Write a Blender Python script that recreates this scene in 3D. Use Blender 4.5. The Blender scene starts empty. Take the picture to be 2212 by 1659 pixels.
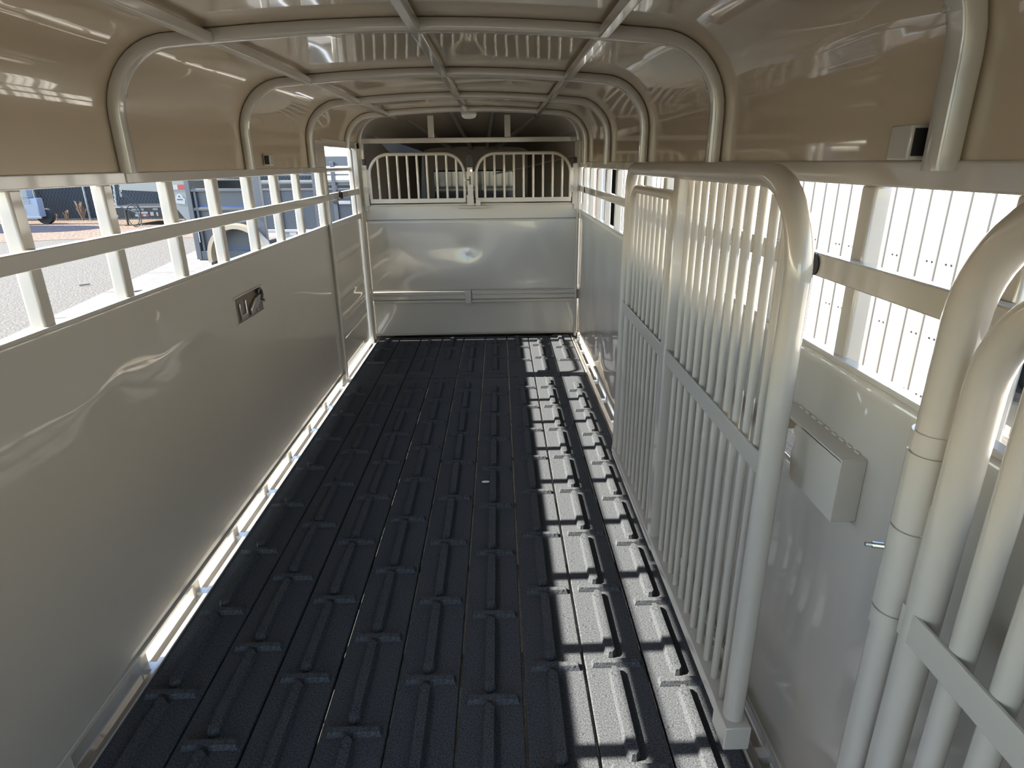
import bpy, math, random
from math import sin, cos, pi, radians, sqrt
from mathutils import Vector, Matrix, noise
random.seed(7)
S = bpy.context.scene
COL = S.collection

# ------------------------------------------------------------------ camera
yaw, pitch, roll = 0.0170521, 0.3484328, -0.01159899
cy, sy, cp, sp, cr, sr = cos(yaw), sin(yaw), cos(pitch), sin(pitch), cos(roll), sin(roll)
fw = Vector((sy*cp, cy*cp, -sp)); rt0 = Vector((cy, -sy, 0)); up0 = rt0.cross(fw)
rt = rt0*cr + up0*sr; up = up0*cr - rt0*sr
cam = bpy.data.cameras.new('camera'); cam.sensor_width = 36; cam.lens = 1320.26/2212*36
cam.clip_start = 0.02; cam.clip_end = 300
camo = bpy.data.objects.new('camera', cam); COL.objects.link(camo)
camo.matrix_world = Matrix(((rt.x, up.x, -fw.x, 0.243), (rt.y, up.y, -fw.y, 0), (rt.z, up.z, -fw.z, 1.55), (0, 0, 0, 1)))
S.camera = camo
# ------------------------------------------------------------------ sky, sun, exposure
SUN = Vector((1.218, 0.005, -1.0)).normalized()          # direction the light travels
w = bpy.data.worlds.new('world'); S.world = w; w.use_nodes = True
nt = w.node_tree; nt.nodes.clear()
sky = nt.nodes.new('ShaderNodeTexSky'); sky.sky_type = 'NISHITA'; sky.sun_disc = False
sky.sun_elevation = math.asin(-SUN.z); sky.sun_rotation = math.atan2(-SUN.x, -SUN.y)
sky.air_density = 1.0; sky.dust_density = 0.6; sky.ozone_density = 1.0
bg = nt.nodes.new('ShaderNodeBackground'); bg.inputs[1].default_value = 0.19
wo = nt.nodes.new('ShaderNodeOutputWorld')
nt.links.new(sky.outputs[0], bg.inputs[0]); nt.links.new(bg.outputs[0], wo.inputs[0])
sl = bpy.data.lights.new('sun', 'SUN'); sl.energy = 5.0; sl.angle = radians(0.55); sl.color = (1.0, 0.945, 0.855)
so = bpy.data.objects.new('sun', sl); COL.objects.link(so)
so.rotation_euler = (-SUN).to_track_quat('Z', 'Y').to_euler(); so.location = (-8, 0, 8)
S.view_settings.view_transform = 'Standard'; S.view_settings.look = 'None'
S.view_settings.exposure = 2.47; S.view_settings.gamma = 1.0; S.view_settings.use_curve_mapping = False
S.cycles.max_bounces = 10; S.cycles.diffuse_bounces = 6; S.cycles.glossy_bounces = 5
S.cycles.caustics_reflective = True; S.cycles.blur_glossy = 0.6
S.cycles.sample_clamp_indirect = 6.0

# ------------------------------------------------------------------ materials
def mat(name, col, rough=0.5, metal=0.0, coat=0.0, coat_rough=0.1, bump=None, var=None, spec=0.5, emit=None, trans=0.0, alpha=1.0):
    m = bpy.data.materials.new(name); m.use_nodes = True
    t = m.node_tree; b = t.nodes['Principled BSDF']
    b.inputs['Base Color'].default_value = (*col, 1); b.inputs['Roughness'].default_value = rough
    b.inputs['Metallic'].default_value = metal; b.inputs['Coat Weight'].default_value = coat
    b.inputs['Coat Roughness'].default_value = coat_rough; b.inputs['Specular IOR Level'].default_value = spec
    b.inputs['Transmission Weight'].default_value = trans; b.inputs['Alpha'].default_value = alpha
    tc = t.nodes.new('ShaderNodeTexCoord')
    if emit:
        b.inputs['Emission Color'].default_value = (*emit[0], 1); b.inputs['Emission Strength'].default_value = emit[1]
    if var:                                    # (scale, amount, second colour)
        n = t.nodes.new('ShaderNodeTexNoise'); n.inputs['Scale'].default_value = var[0]; n.inputs['Detail'].default_value = 6
        t.links.new(tc.outputs['Object'], n.inputs['Vector'])
        r = t.nodes.new('ShaderNodeValToRGB'); r.color_ramp.elements[0].position = 0.5-var[1]; r.color_ramp.elements[1].position = 0.5+var[1]
        r.color_ramp.elements[0].color = (*col, 1); r.color_ramp.elements[1].color = (*var[2], 1)
        t.links.new(n.outputs[0], r.inputs[0]); t.links.new(r.outputs[0], b.inputs['Base Color'])
    if bump:                                   # list of (kind, scale, strength, distance)
        prev = None
        for kind, sc, st, dist in bump:
            if kind == 'noise':
                n = t.nodes.new('ShaderNodeTexNoise'); n.inputs['Scale'].default_value = sc; n.inputs['Detail'].default_value = 4
                out = n.outputs[0]
            elif kind == 'dots':
                n = t.nodes.new('ShaderNodeTexVoronoi'); n.inputs['Scale'].default_value = sc
                rr = t.nodes.new('ShaderNodeValToRGB'); rr.color_ramp.elements[0].position = 0.10; rr.color_ramp.elements[1].position = 0.24
                rr.color_ramp.elements[0].color = (1, 1, 1, 1); rr.color_ramp.elements[1].color = (0, 0, 0, 1)
                t.links.new(n.outputs['Distance'], rr.inputs[0]); out = rr.outputs[0]
            t.links.new(tc.outputs['Object'], n.inputs['Vector'])
            bp = t.nodes.new('ShaderNodeBump'); bp.inputs['Strength'].default_value = st; bp.inputs['Distance'].default_value = dist
            t.links.new(out, bp.inputs['Height'])
            if prev: t.links.new(prev.outputs[0], bp.inputs['Normal'])
            prev = bp
        t.links.new(prev.outputs[0], b.inputs['Normal'])
    return m
TAN = (0.445, 0.408, 0.345)
PAINT = mat('tan_gloss_paint', TAN, 0.34, 0.0, 0.9, 0.065, bump=[('noise', 350, 0.03, 0.001)])
SHEET = mat('tan_sheet_paint', TAN, 0.36, 0.0, 1.0, 0.035, bump=[('noise', 3.2, 0.10, 0.02), ('noise', 420, 0.02, 0.001)])
ROOFM = mat('tan_roof_paint', (0.46, 0.365, 0.25), 0.36, 0.0, 1.0, 0.04, bump=[('noise', 4.0, 0.07, 0.02)])
RUBBER = mat('black_rubber', (0.034, 0.0365, 0.040), 0.85, bump=[('noise', 260, 0.8, 0.002), ('dots', 38, 0.7, 0.002), ('noise', 40, 0.3, 0.003)], var=(220, 0.18, (0.100, 0.105, 0.110)), spec=0.05)
STEEL = mat('bare_steel', (0.55, 0.54, 0.50), 0.25, 1.0)
DARKST = mat('dark_steel', (0.03, 0.03, 0.03), 0.45, 0.6)
BLACK = mat('black_plastic', (0.012, 0.012, 0.012), 0.4)
LENS = mat('white_lens', (0.75, 0.75, 0.74), 0.3)
GALV = mat('galvanised', (0.42, 0.43, 0.43), 0.45, 0.7, var=(30, 0.2, (0.33, 0.34, 0.35)))
WGLASS = mat('smoked_glass', (0.045, 0.055, 0.065), 0.08, 0.0, 0.5, 0.05, trans=0.45)
GROUND = mat('dusty_gravel', (0.088, 0.081, 0.070), 0.95, bump=[('noise', 24, 0.9, 0.04), ('noise', 140, 0.6, 0.01)], var=(9, 0.25, (0.112, 0.102, 0.088)), spec=0.1)
DIRT = mat('pink_dirt', (0.118, 0.085, 0.063), 0.95, bump=[('noise', 12, 1.0, 0.08)], var=(5, 0.2, (0.142, 0.108, 0.083)), spec=0.1)
CONC = mat('pale_concrete', (0.100, 0.094, 0.083), 0.85, bump=[('noise', 60, 0.3, 0.01)], var=(6, 0.25, (0.120, 0.112, 0.098)), spec=0.2)
DKPATCH = mat('dark_blue_patch', (0.022, 0.024, 0.033), 0.95, spec=0.0, var=(6, 0.2, (0.032, 0.035, 0.045)), bump=[('noise', 9, 0.5, 0.05)])
SIDE = mat('cream_siding', (0.63, 0.60, 0.53), 0.6, var=(2.0, 0.25, (0.67, 0.635, 0.57)))
SRIB = mat('shade_grey_rib', (0.125, 0.121, 0.113), 0.7, spec=0.1)  # siding ribs coloured grey to paint in the shade on their flanks
BROWN = mat('brown_trim', (0.09, 0.055, 0.045), 0.6)
ORANGE = mat('orange_paint', (0.28, 0.11, 0.025), 0.5)
GREYT = mat('grey_trailer_paint', (0.046, 0.051, 0.060), 0.5, coat=0.1, var=(3, 0.2, (0.040, 0.045, 0.054)))
GREYL = mat('light_grey_paint', (0.115, 0.125, 0.125), 0.4, coat=0.3)
BLUE = mat('blue_pinstripe', (0.04, 0.07, 0.17), 0.4)
SCREEN = mat('black_fence_screen', (0.020, 0.024, 0.032), 0.8, var=(1.2, 0.25, (0.032, 0.036, 0.040)))
WIRE = mat('fence_wire', (0.19, 0.21, 0.21), 0.4, 0.5)
RED = mat('red_reflector', (0.20, 0.015, 0.015), 0.3)
WHITE = mat('white_reflector', (0.22, 0.22, 0.22), 0.4)
MESHW = mat('mesh_wire', (0.07, 0.08, 0.085), 0.5, 0.3)
WEED = mat('dry_weed', (0.17, 0.105, 0.065), 0.9)
TYRE = mat('tyre_rubber', (0.02, 0.02, 0.022), 0.8)
BLUEW = mat('pale_blue_paint', (0.20, 0.225, 0.27), 0.3, coat=0.5)
PADTAN = mat('pale_tan_fender', (0.25, 0.205, 0.14), 0.4, coat=0.2)

# ------------------------------------------------------------------ mesh helpers
class MB:
    def __init__(s): s.v = []; s.f = []
    def box(s, x0, x1, y0, y1, z0, z1):
        i = len(s.v)
        s.v += [(x, y, z) for x in (x0, x1) for y in (y0, y1) for z in (z0, z1)]
        for q in ((0, 1, 3, 2), (4, 6, 7, 5), (0, 4, 5, 1), (2, 3, 7, 6), (0, 2, 6, 4), (1, 5, 7, 3)):
            s.f.append([i+k for k in q])
        return s
    def frustum(s, x0, x1, y0, y1, z0, z1, t):
        i = len(s.v)
        s.v += [(x0, y0, z0), (x1, y0, z0), (x1, y1, z0), (x0, y1, z0), (x0+t, y0+t, z1), (x1-t, y0+t, z1), (x1-t, y1-t, z1), (x0+t, y1-t, z1)]
        for q in ((3, 2, 1, 0), (4, 5, 6, 7), (0, 1, 5, 4), (1, 2, 6, 5), (2, 3, 7, 6), (3, 0, 4, 7)): s.f.append([i+k for k in q])
        return s
    def prism(s, pts, axis, a, b):             # polygon extruded along an axis
        n = len(pts); i = len(s.v)
        for c in (a, b):
            for (p, q) in pts:
                s.v.append((c, p, q) if axis == 0 else (p, c, q) if axis == 1 else (p, q, c))
        s.f.append([i+k for k in range(n)][::-1]); s.f.append([i+n+k for k in range(n)])
        for k in range(n): s.f.append([i+k, i+(k+1) % n, i+n+(k+1) % n, i+n+k])
        return s
    def sweep(s, path, sec, ref, closed=False):  # section swept along a path; ref = fixed side axis
        P = [Vector(p) for p in path]; n = len(P); ref = Vector(ref).normalized(); m = len(sec); i0 = len(s.v)
        for k, p in enumerate(P):
            a = P[(k-1) % n] if (closed or k) else p; b = P[(k+1) % n] if (closed or k < n-1) else p
            d1 = (p-a); d2 = (b-p)
            d = ((d1.normalized() if d1.length > 0 else Vector()) + (d2.normalized() if d2.length > 0 else Vector())).normalized()
            nn = d.cross(ref)
            if nn.length < 1e-6: nn = d.orthogonal()
            nn.normalize(); bb = nn.cross(d).normalized()
            k2 = 1.0
            if d1.length > 0 and d2.length > 0:
                c = max(0.5, d1.normalized().dot(d)); k2 = 1/c
            for (u, v) in sec: s.v.append(tuple(p + nn*u*k2 + bb*v))
        rings = n if closed else n-1
        for k in range(rings):
            a = i0+k*m; b = i0+((k+1) % n)*m
            for j in range(m): s.f.append([a+j, a+(j+1) % m, b+(j+1) % m, b+j])
        if not closed:
            s.f.append([i0+j for j in range(m)][::-1]); s.f.append([i0+(n-1)*m+j for j in range(m)])
        return s
    def tube(s, path, r, seg=12, ref=None, closed=False):
        if ref is None:
            d = Vector(path[-1])-Vector(path[0]); ref = (1, 0, 0) if abs(d.x) < 0.5*max(d.length, 1e-6) else (0, 1, 0)
        return s.sweep(path, [(r*cos(2*pi*k/seg), r*sin(2*pi*k/seg)) for k in range(seg)], ref, closed)
    def beam(s, a, b, w, h, ref):                # rectangular bar, w along cross(d,ref), h along ref
        return s.sweep([a, b], [(-w/2, -h/2), (w/2, -h/2), (w/2, h/2), (-w/2, h/2)], ref)
    def grid(s, fn, nu, nv):
        i = len(s.v)
        for a in range(nu+1):
            for b in range(nv+1): s.v.append(tuple(fn(a/nu, b/nv)))
        for a in range(nu):
            for b in range(nv):
                k = i+a*(nv+1)+b; s.f.append([k, k+1, k+nv+2, k+nv+1])
        return s
    def xf(s, M):
        s.v = [tuple(M @ Vector(p)) for p in s.v]; return s
    def mesh(s, name, m, ang=35):
        me = bpy.data.meshes.new(name); me.from_pydata(s.v, [], s.f); me.update()
        bm_fix(me)
        me.materials.append(m); me.shade_smooth() if hasattr(me, 'shade_smooth') else None
        me.set_sharp_from_angle(angle=radians(ang)); return me
    def build(s, name, m, parent=None, bevel=0, solid=0, ang=35, label=None, cat=None, group=None, kind=None):
        o = bpy.data.objects.new(name, s.mesh(name, m, ang)); COL.objects.link(o)
        if parent: o.parent = parent
        if solid:
            md = o.modifiers.new('thickness', 'SOLIDIFY'); md.thickness = solid; md.offset = 0
        if bevel:
            md = o.modifiers.new('edge', 'BEVEL'); md.width = bevel; md.segments = 2; md.limit_method = 'ANGLE'; md.angle_limit = radians(40)
        return tag(o, label, cat, group, kind)
import bmesh
def bm_fix(me):
    b = bmesh.new(); b.from_mesh(me); bmesh.ops.recalc_face_normals(b, faces=b.faces); b.to_mesh(me); b.free()
def tag(o, label=None, cat=None, group=None, kind=None):
    if label: o['label'] = label
    if cat: o['category'] = cat
    if group: o['group'] = group
    if kind: o['kind'] = kind
    return o
def empty(name, loc=(0, 0, 0), rz=0, label=None, cat=None, group=None, kind=None, parent=None):
    o = bpy.data.objects.new(name, None); COL.objects.link(o); o.location = loc; o.rotation_euler = (0, 0, rz); o.empty_display_size = 0.1
    if parent: o.parent = parent
    return tag(o, label, cat, group, kind)
def copy_at(o, loc, parent=None):
    c = o.copy(); COL.objects.link(c); c.location = loc; c.parent = parent or o.parent; return c
def copy_tree(o, parent=None):
    kids = list(o.children); c = o.copy(); COL.objects.link(c); c.parent = parent
    for k in kids: copy_tree(k, c)
    return c
def sec_rr(w, h, r=0.006):                      # rounded rectangle section
    out = []
    for (cx, cz, a0) in ((w/2-r, h/2-r, 0), (-w/2+r, h/2-r, 90), (-w/2+r, -h/2+r, 180), (w/2-r, -h/2+r, 270)):
        for a in (0, 45, 90): out.append((cx+r*cos(radians(a0+a)), cz+r*sin(radians(a0+a))))
    return out
def arc(c0, c1, r, a0, a1, n=8):
    return [(c0+r*cos(radians(a0+(a1-a0)*k/n)), c1+r*sin(radians(a0+(a1-a0)*k/n))) for k in range(n+1)]
def nz(x, y, z=0.0): return noise.noise(Vector((x, y, z)))
R = dict(kind='structure')

# ================================================================== SETTING: ground outside
GZ = -0.45
RE = -1.9                                      # rear end of the trailer
g = MB().box(-60, 40, -30, 70, GZ-0.1, GZ).build('ground', GROUND, None, **R)
# dirt edge is irregular
dm = MB(); n = 60; pts = []
for k in range(n+1):
    x = -45+k*(45+5)/n; pts.append((x, 18.4+0.6*nz(x*0.4, 1.7)+0.1*(x+12)))
pts += [(5, 60), (-45, 60)]
dm.prism(pts, 2, GZ-0.02, GZ+0.008); dm.build('ground_dirt', DIRT, None, **R)
cm = MB(); a = Vector((-6.12, 8.48, 0)); b = Vector((-6.88, 12.9, 0)); d = (b-a).normalized(); nn = Vector((d.y, -d.x, 0))
slabs = empty('ground_concrete', kind='structure')
for k in range(-5, 8):
    p = a+d*(k*1.9+0.02); q = a+d*(k*1.9+1.885)
    f = MB().prism([(p.x, p.y), (q.x, q.y), ((q+nn*4.6).x, (q+nn*4.6).y), ((p+nn*4.6).x, (p+nn*4.6).y)], 2, GZ-0.05, GZ+0.012)
    f.build('concrete_slab', CONC, slabs, bevel=0.006)
pm = MB(); pts = []
for k in range(40):
    t = 2*pi*k/40; u = 3.9*cos(t)*(1+0.0*sin(t)); v = 1.55*sin(t)
    u = math.copysign(abs(cos(t))**0.6, cos(t))*3.9; v = math.copysign(abs(sin(t))**0.8, sin(t))*1.55
    pts.append((-16.9+u*0.86+v*0.2, 22.0+u*-0.1+v*0.8+0.12*nz(u, v, 3)))
pm.prism(pts, 2, GZ, GZ+0.014); pm.build('dark_patch', DKPATCH, None, label='dark blue patch on the dirt before the screened fence', cat='puddle')  # thin matte dark blue patch with a rounded outline
# stones and sticks on the gravel
for (x, y, s_, lb) in ((-5.9, 10.3, .05, 'short dark stick lying on the gravel just beyond the concrete strip'), (-5.3, 11.2, .06, 'longest dark stick on the pale ground nearest the grey trailer'), (-7.2, 11.0, .04, 'smallest dark stick lying farthest out on the gravel')):
    t = MB().beam((x-s_*1.6, y, GZ+0.02), (x+s_*1.6, y+0.1, GZ+0.025), 0.03, 0.02, (0, 0, 1))
    t.build('stick', BROWN, None, label=lb, cat='stick', group='sticks on the gravel')

# ================================================================== TRAILER FLOOR
floor = empty('floor', kind='structure')
P0 = 0.2; W0 = 0.192
def cham(p, h):                                # low rib with sloping sides
    m_ = MB(); n_ = len(p); cx_ = sum(q[0] for q in p)/n_; cy_ = sum(q[1] for q in p)/n_
    m_.v = [(x*1.12, y, 0) for x, y in p]+[(cx_+(x-cx_)*0.80, y+(0.005 if y < cy_ else -0.005), h) for x, y in p]
    m_.f = [list(range(n_))[::-1], [n_+k for k in range(n_)]]+[[k, (k+1) % n_, n_+(k+1) % n_, n_+k] for k in range(n_)]
    return m_
def rib_meshes():
    cr_ = MB().frustum(-0.080, 0.080, -0.016, 0.014, 0, 0.017, 0.006).mesh('cross_rib', RUBBER)
    lr = cham([(-0.018, 0.02), (-0.008, 0.008), (0.006, 0.008), (0.018, 0.02), (0.018, 0.318), (0.006, 0.332), (-0.008, 0.332), (-0.018, 0.318)], 0.022).mesh('long_rib', RUBBER)
    sr_ = cham([(-0.018, 0.02), (-0.008, 0.008), (0.006, 0.008), (0.018, 0.02), (0.018, 0.138), (0.006, 0.15), (-0.008, 0.15), (-0.018, 0.138)], 0.022).mesh('long_rib', RUBBER)
    return cr_, lr, sr_
CRM, LRM, SRM = rib_meshes()
def addme(name, me, parent, loc):
    o = bpy.data.objects.new(name, me); COL.objects.link(o); o.parent = parent; o.location = loc
    return o
phase = {0: 0.09, 1: 0.0, 2: 0.19, 3: -0.05}
xs = [-0.805+P0*k for k in range(9)]
ph = [0.05, 0.24, 0.10, 0.27, 0.08, 2.177, 2.3, 1.562, 1.481]
for k, x in enumerate(xs):
    for (y0, y1, tagf) in ((RE, 4.418, 0), (4.434, 5.595, 1)):
        jy = 0.006*random.random() if y0 > 0 else 0
        pl = MB().box(x-W0/2, x+W0/2, y0, y1-jy, -0.028, 0.0)
        # small interlocking lug at the far end
        if tagf == 0:
            for (la_, lb_) in ((-0.096, -0.082), (-0.03, 0.03-0.04*(k % 2)), (0.06, 0.075)): pl.box(x+la_, x+lb_, y1-0.001, y1+0.0158, -0.028, 0.0)
        po = pl.build('floor_plank', RUBBER, floor, bevel=0.004)
        st = ph[k] if k >= 5 else 2.269+ph[k]-0.09+(0.0 if k != 4 else 0.0)
        if tagf: st = {7: 4.518, 8: 4.442}.get(k, 4.45+0.04*(k % 3))
        yy = st
        while yy > y0+0.06+ (0 if tagf == 0 else 0.3): yy -= 0.3735
        if yy < y0+0.02: yy += 0.3735
        first = True
        # partial long rib before the first cross rib
        while yy < y1-0.03:
            addme('cross_rib', CRM, po, (x+0.004, yy, 0.0))
            L = 0.3735
            if yy+L < y1-0.02: addme('long_rib', LRM, po, (x-0.007, yy+0.018, 0))
            elif yy+0.2 < y1: addme('long_rib', SRM, po, (x-0.007, yy+0.018, 0))
            yy += L
# floor frame beneath
fr = empty('floor_frame', kind='structure')
for k in range(-3, 13):
    MB().box(-0.9, 0.9, -0.35+k*0.49, -0.31+k*0.49, -0.13, -0.03).build('crossmember', PAINT, fr)
# curb angles along both sides (trim)
for sgn, nm in ((-1, 'trim_1'), (1, 'trim_2')):
    e = empty(nm, kind='structure')
    m_ = MB(); x0, x1 = sorted((sgn*0.904, sgn*0.938))
    m_.box(x0, x1, RE, 5.6, -0.026, -0.020)
    x0, x1 = sorted((sgn*0.901, sgn*0.905)); m_.box(x0, x1, RE, 5.6, -0.04, 0.004)
    m_.build('curb_angle', PAINT, e, bevel=0.001)
    x0, x1 = sorted((sgn*0.972, sgn*1.03)); MB().box(x0, x1, RE, 5.6, -0.10, -0.035).build('side_channel', PAINT, e, bevel=0.003)
    x0, x1 = sorted((sgn*0.93, sgn*0.978))
    ys = [1.628+0.384*k for k in range(-9, 8)] if sgn < 0 else [1.25+0.39*k for k in range(-8, 12)]
    for y in ys:
        if y < 5.55: MB().box(x0, x1, y-0.016, y+0.016, -0.045, -0.022).build('curb_bracket', PAINT, e)

for sgn, nm, ya, yb in ((-1, 'trim_4', -1.3, 1.66), (1, 'trim_5', -1.3, 2.2)):
    e = empty(nm, kind='structure'); x0, x1 = sorted((sgn*1.012, sgn*1.30))
    MB().box(x0, x1, ya, yb, 0.345, 0.36).build('fender_top', PAINT, e, bevel=0.003)
    x0, x1 = sorted((sgn*1.285, sgn*1.30)); MB().box(x0, x1, ya, yb, -0.12, 0.345).build('fender_skirt', PAINT, e, bevel=0.003)
    for yy in (ya, yb):
        x0, x1 = sorted((sgn*1.032, sgn*1.285)); MB().box(x0, x1, yy-0.004, yy+0.004, -0.20, 0.345).build('fender_end', DARKST, e)
    for yy in (-0.85, 0.15, 1.15):
        MB().tube([(sgn*1.04, yy, -0.12), (sgn*1.26, yy, -0.12)], 0.33, 28, (0, 0, 1)).build('wheel', mat('tyre', (0.02, 0.02, 0.022), 0.8), e)

# ================================================================== SIDE WALLS
def panel(name, parent, xp, y0, y1, z0, z1, amp, seed, nu=70, nv=24, m=SHEET, th=0.003, dents=()):
    def fn(u, v):
        y = y0+(y1-y0)*u; z = z0+(z1-z0)*v
        e = min(1, 6*min(u, 1-u), 5*min(v, 1-v))
        dn = sum(a_*math.exp(-((y-yc)/sy_)**2-((z-zc)/sz_)**2) for (yc, zc, sy_, sz_, a_) in dents)
        return (xp+amp*e*nz(y*1.6, z*2.1, seed)+dn, y, z)
    return MB().grid(fn, nu, nv).build(name, m, parent, solid=th)
# ---- left wall
wl = empty('wall_left', kind='structure')
panel('lower_panel', wl, -0.965, RE, 4.455, 0.042, 1.145, 0.009, 1.3, 300, 64, dents=((1.72, 0.92, 0.10, 0.06, 0.006), (2.12, 1.02, 0.06, 0.05, -0.006), (2.30, 0.93, 0.16, 0.05, 0.004)))
MB().box(-0.985, -0.958, RE, 4.455, 1.138, 1.15).build('sill_angle', PAINT, wl, bevel=0.002)
MB().box(-0.968, -0.955, RE, 4.455, 0.034, 0.05).build('bottom_hem', PAINT, wl, bevel=0.003)
MB().box(-0.965, -0.937, RE, 4.455, 1.305, 1.352).build('middle_rail', PAINT, wl, bevel=0.004)
MB().box(-0.995, -0.945, RE, 2.08, 1.497, 1.534).build('top_rail', PAINT, wl, bevel=0.004)
MB().box(-0.995, -0.945, 2.085, 4.455, 1.497, 1.532).build('top_rail', PAINT, wl, bevel=0.004)
pm_ = MB().box(-0.02, 0.02, -0.024, 0.024, -0.10, 1.50).mesh('post', PAINT)
def post(parent, x, y):
    o = bpy.data.objects.new('post', pm_); COL.objects.link(o); o.parent = parent; o.location = (x, y, 0)
    md = o.modifiers.new('edge', 'BEVEL'); md.width = 0.007; md.segments = 3; md.limit_method = 'ANGLE'
for k in range(-9, 7): post(wl, -0.989, 1.628+0.384*k)
post(wl, -0.989, 4.437); 
# ---- right wall (with the latch slot)
wr = empty('wall_right', kind='structure')
SY0, SY1, SZ0, SZ1 = 1.235, 1.46, 0.845, 0.965
def flat(name, parent, x, y0, y1, z0, z1, m=SHEET, t=0.0015): return MB().box(x-t, x+t, y0, y1, z0, z1).build(name, m, parent)
rp = MB()
def rpt(y, z):
    t = min(1, max(0, (abs(y-1.30)-0.26)/0.5)); e = t*t*(3-2*t)*min(1, 8*(1.16-z))
    return (0.963+0.010*e*nz(y*2.2, z*2.4, 8.1)+0.0035*min(1, max(0, (0.80-z)*6))*nz(y*6, z*3.5, 3.3)+0.004*math.exp(-((y-1.26)/0.035)**2-((z-1.07)/0.05)**2)-0.004*math.exp(-((y-1.11)/0.05)**2-((z-1.06)/0.035)**2), y, z)
def ticks(brk, step):
    out = [brk[0]]
    for a_, b_ in zip(brk, brk[1:]):
        n_ = max(1, round((b_-a_)/step)); out += [a_+(b_-a_)*k/n_ for k in range(1, n_+1)]
    return out
yt = ticks([RE, SY0, SY1, 5.6], 0.035); zt_ = ticks([0.042, SZ0, SZ1, 1.145], 0.035)
rp.v = [rpt(y, z) for y in yt for z in zt_]; nzt = len(zt_)
for a_ in range(len(yt)-1):
    for b_ in range(nzt-1):
        if SY0-1e-6 < yt[a_] < SY1-1e-6 and SZ0-1e-6 < zt_[b_] < SZ1-1e-6: continue
        k = a_*nzt+b_; rp.f.append([k, k+1, k+nzt+1, k+nzt])
rp.build('lower_panel', SHEET, wr, solid=0.003)
MB().box(0.956, 0.985, RE, 5.58, 1.138, 1.15).build('sill_angle', PAINT, wr, bevel=0.002)
MB().box(0.955, 0.968, RE, 5.58, 0.034, 0.05).build('bottom_hem', PAINT, wr, bevel=0.003)
MB().box(0.940, 0.968, RE, 5.58, 1.305, 1.355).build('middle_rail', PAINT, wr, bevel=0.004)
MB().box(0.945, 0.995, RE, 5.58, 1.500, 1.545).build('top_rail', PAINT, wr, bevel=0.004)
for k in range(-8, 11): post(wr, 0.991, 1.25+0.39*k)
post(wr, 0.991, 5.535)
for (y_, x_) in ((1.348, 0.94), (5.2, 0.94)):
    c = [(y_+0.021*cos(2*pi*k/16), 1.33+0.024*sin(2*pi*k/16)) for k in range(16)]
    MB().prism(c, 0, 0.936, 0.941).build('rubber_bumper', DARKST, wr)
# ---- ceiling: upper walls and roof in one rolled sheet
def prof(off=0.0, n=7, xw=0.955, zb=1.50):
    rr = 0.235-off; ct = 1.958-off; xw = xw-off; pts = [(-xw, zb), (-xw, 1.58), (-xw, 1.64)]
    ce = ct-0.035
    pts = [(-xw, z) for z in (zb, 1.56, 1.62, ce-rr-0.02)]
    pts += [(p, q) for p, q in arc(-xw+rr, ce-rr, rr, 180, 92, 10)]
    m_ = 14; xe = xw-rr
    for k in range(1, m_): 
        x = -xe+2*xe*k/m_; pts.append((x, ce+0.035*(1-(x/xe)**2)))
    pts += [(p, q) for p, q in arc(xw-rr, ce-rr, rr, 88, 0, 10)]
    pts += [(xw, z) for z in (ce-rr-0.02, 1.62, 1.56, zb)]
    return pts
ceil = empty('ceiling', kind='structure')
BY = [-1.04, -0.02, 1.0, 2.085, 3.105, 4.135, 5.15, 5.60]
PR = prof()
def cfn(u, v):
    y = RE+(5.62-RE)*u; k = v*(len(PR)-1); i = min(int(k), len(PR)-2); f = k-i
    x = PR[i][0]*(1-f)+PR[i+1][0]*f; z = PR[i][1]*(1-f)+PR[i+1][1]*f
    dist = min(abs(y-b_) for b_ in BY); e = min(1, dist/0.25)
    am = 0.0065*e*nz(x*2.3, y*1.7, 5.5)
    inx = 1 if abs(x) < 0.75 else 0.5
    if abs(x) > 0.94: return (x-math.copysign(am, x), y, z)
    return (x, y, z-am*inx)
rs = MB().grid(cfn, 190, 2*(len(PR)-1))
def in_door(f):
    q = [rs.v[k] for k in f]; yc = sum(p[1] for p in q)/4
    return q[0][0] < -0.93 and max(p[2] for p in q) < 1.672 and 4.48 < yc < 5.52
rs.f = [f for f in rs.f if not in_door(f)]
rs.build('roof_sheet', ROOFM, ceil, solid=0.002)
def bow(y, wy=0.04, dz=0.0):
    pts = prof(0.021, xw=0.953, zb=1.53)
    if y > 4.5: pts = pts[3:]                   # its door-side leg stands on the door header
    return MB().sweep([(p, y, q+dz) for p, q in pts], sec_rr(0.040, wy, 0.008), (0, 1, 0)).build('roof_bow', PAINT, ceil)
for y in BY[:-1]:
    bow(y)
    for sgn in (-1, 1):                         # weld nubs on the inside of each bow
        x, z = sgn*0.905, 1.755
        MB().box(x-0.006, x+0.006, y+0.005, y+0.022, z-0.006, z+0.004).build('weld_bead', PAINT, ceil, bevel=0.002)
bow(5.60, 0.035, 0.03)
for x, zt in ((-0.61, 1.925), (0.0, 1.953), (0.565, 1.93)):
    for k in range(len(BY)-1):
        y0, y1 = BY[k]+0.019, BY[k+1]-0.019
        MB().box(x-0.016, x+0.016, y0, y1, zt-0.034, zt-0.004).build('stringer', PAINT, ceil, bevel=0.004)
# short tube stubs on the top rails
for (x0, x1, y0, y1) in ((0.905, 0.95, 1.045, 1.10), (-0.95, -0.915, 3.33, 3.375)):
    b_ = MB().box(x0, x1, y0, y1, 1.546, 1.60).build('stub_tube', PAINT, ceil, bevel=0.003)
    MB().box(x0+0.006, x1-0.006, y0-0.002, y0+0.001, 1.552, 1.594).build('tube_end', BLACK, b_)
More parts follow.
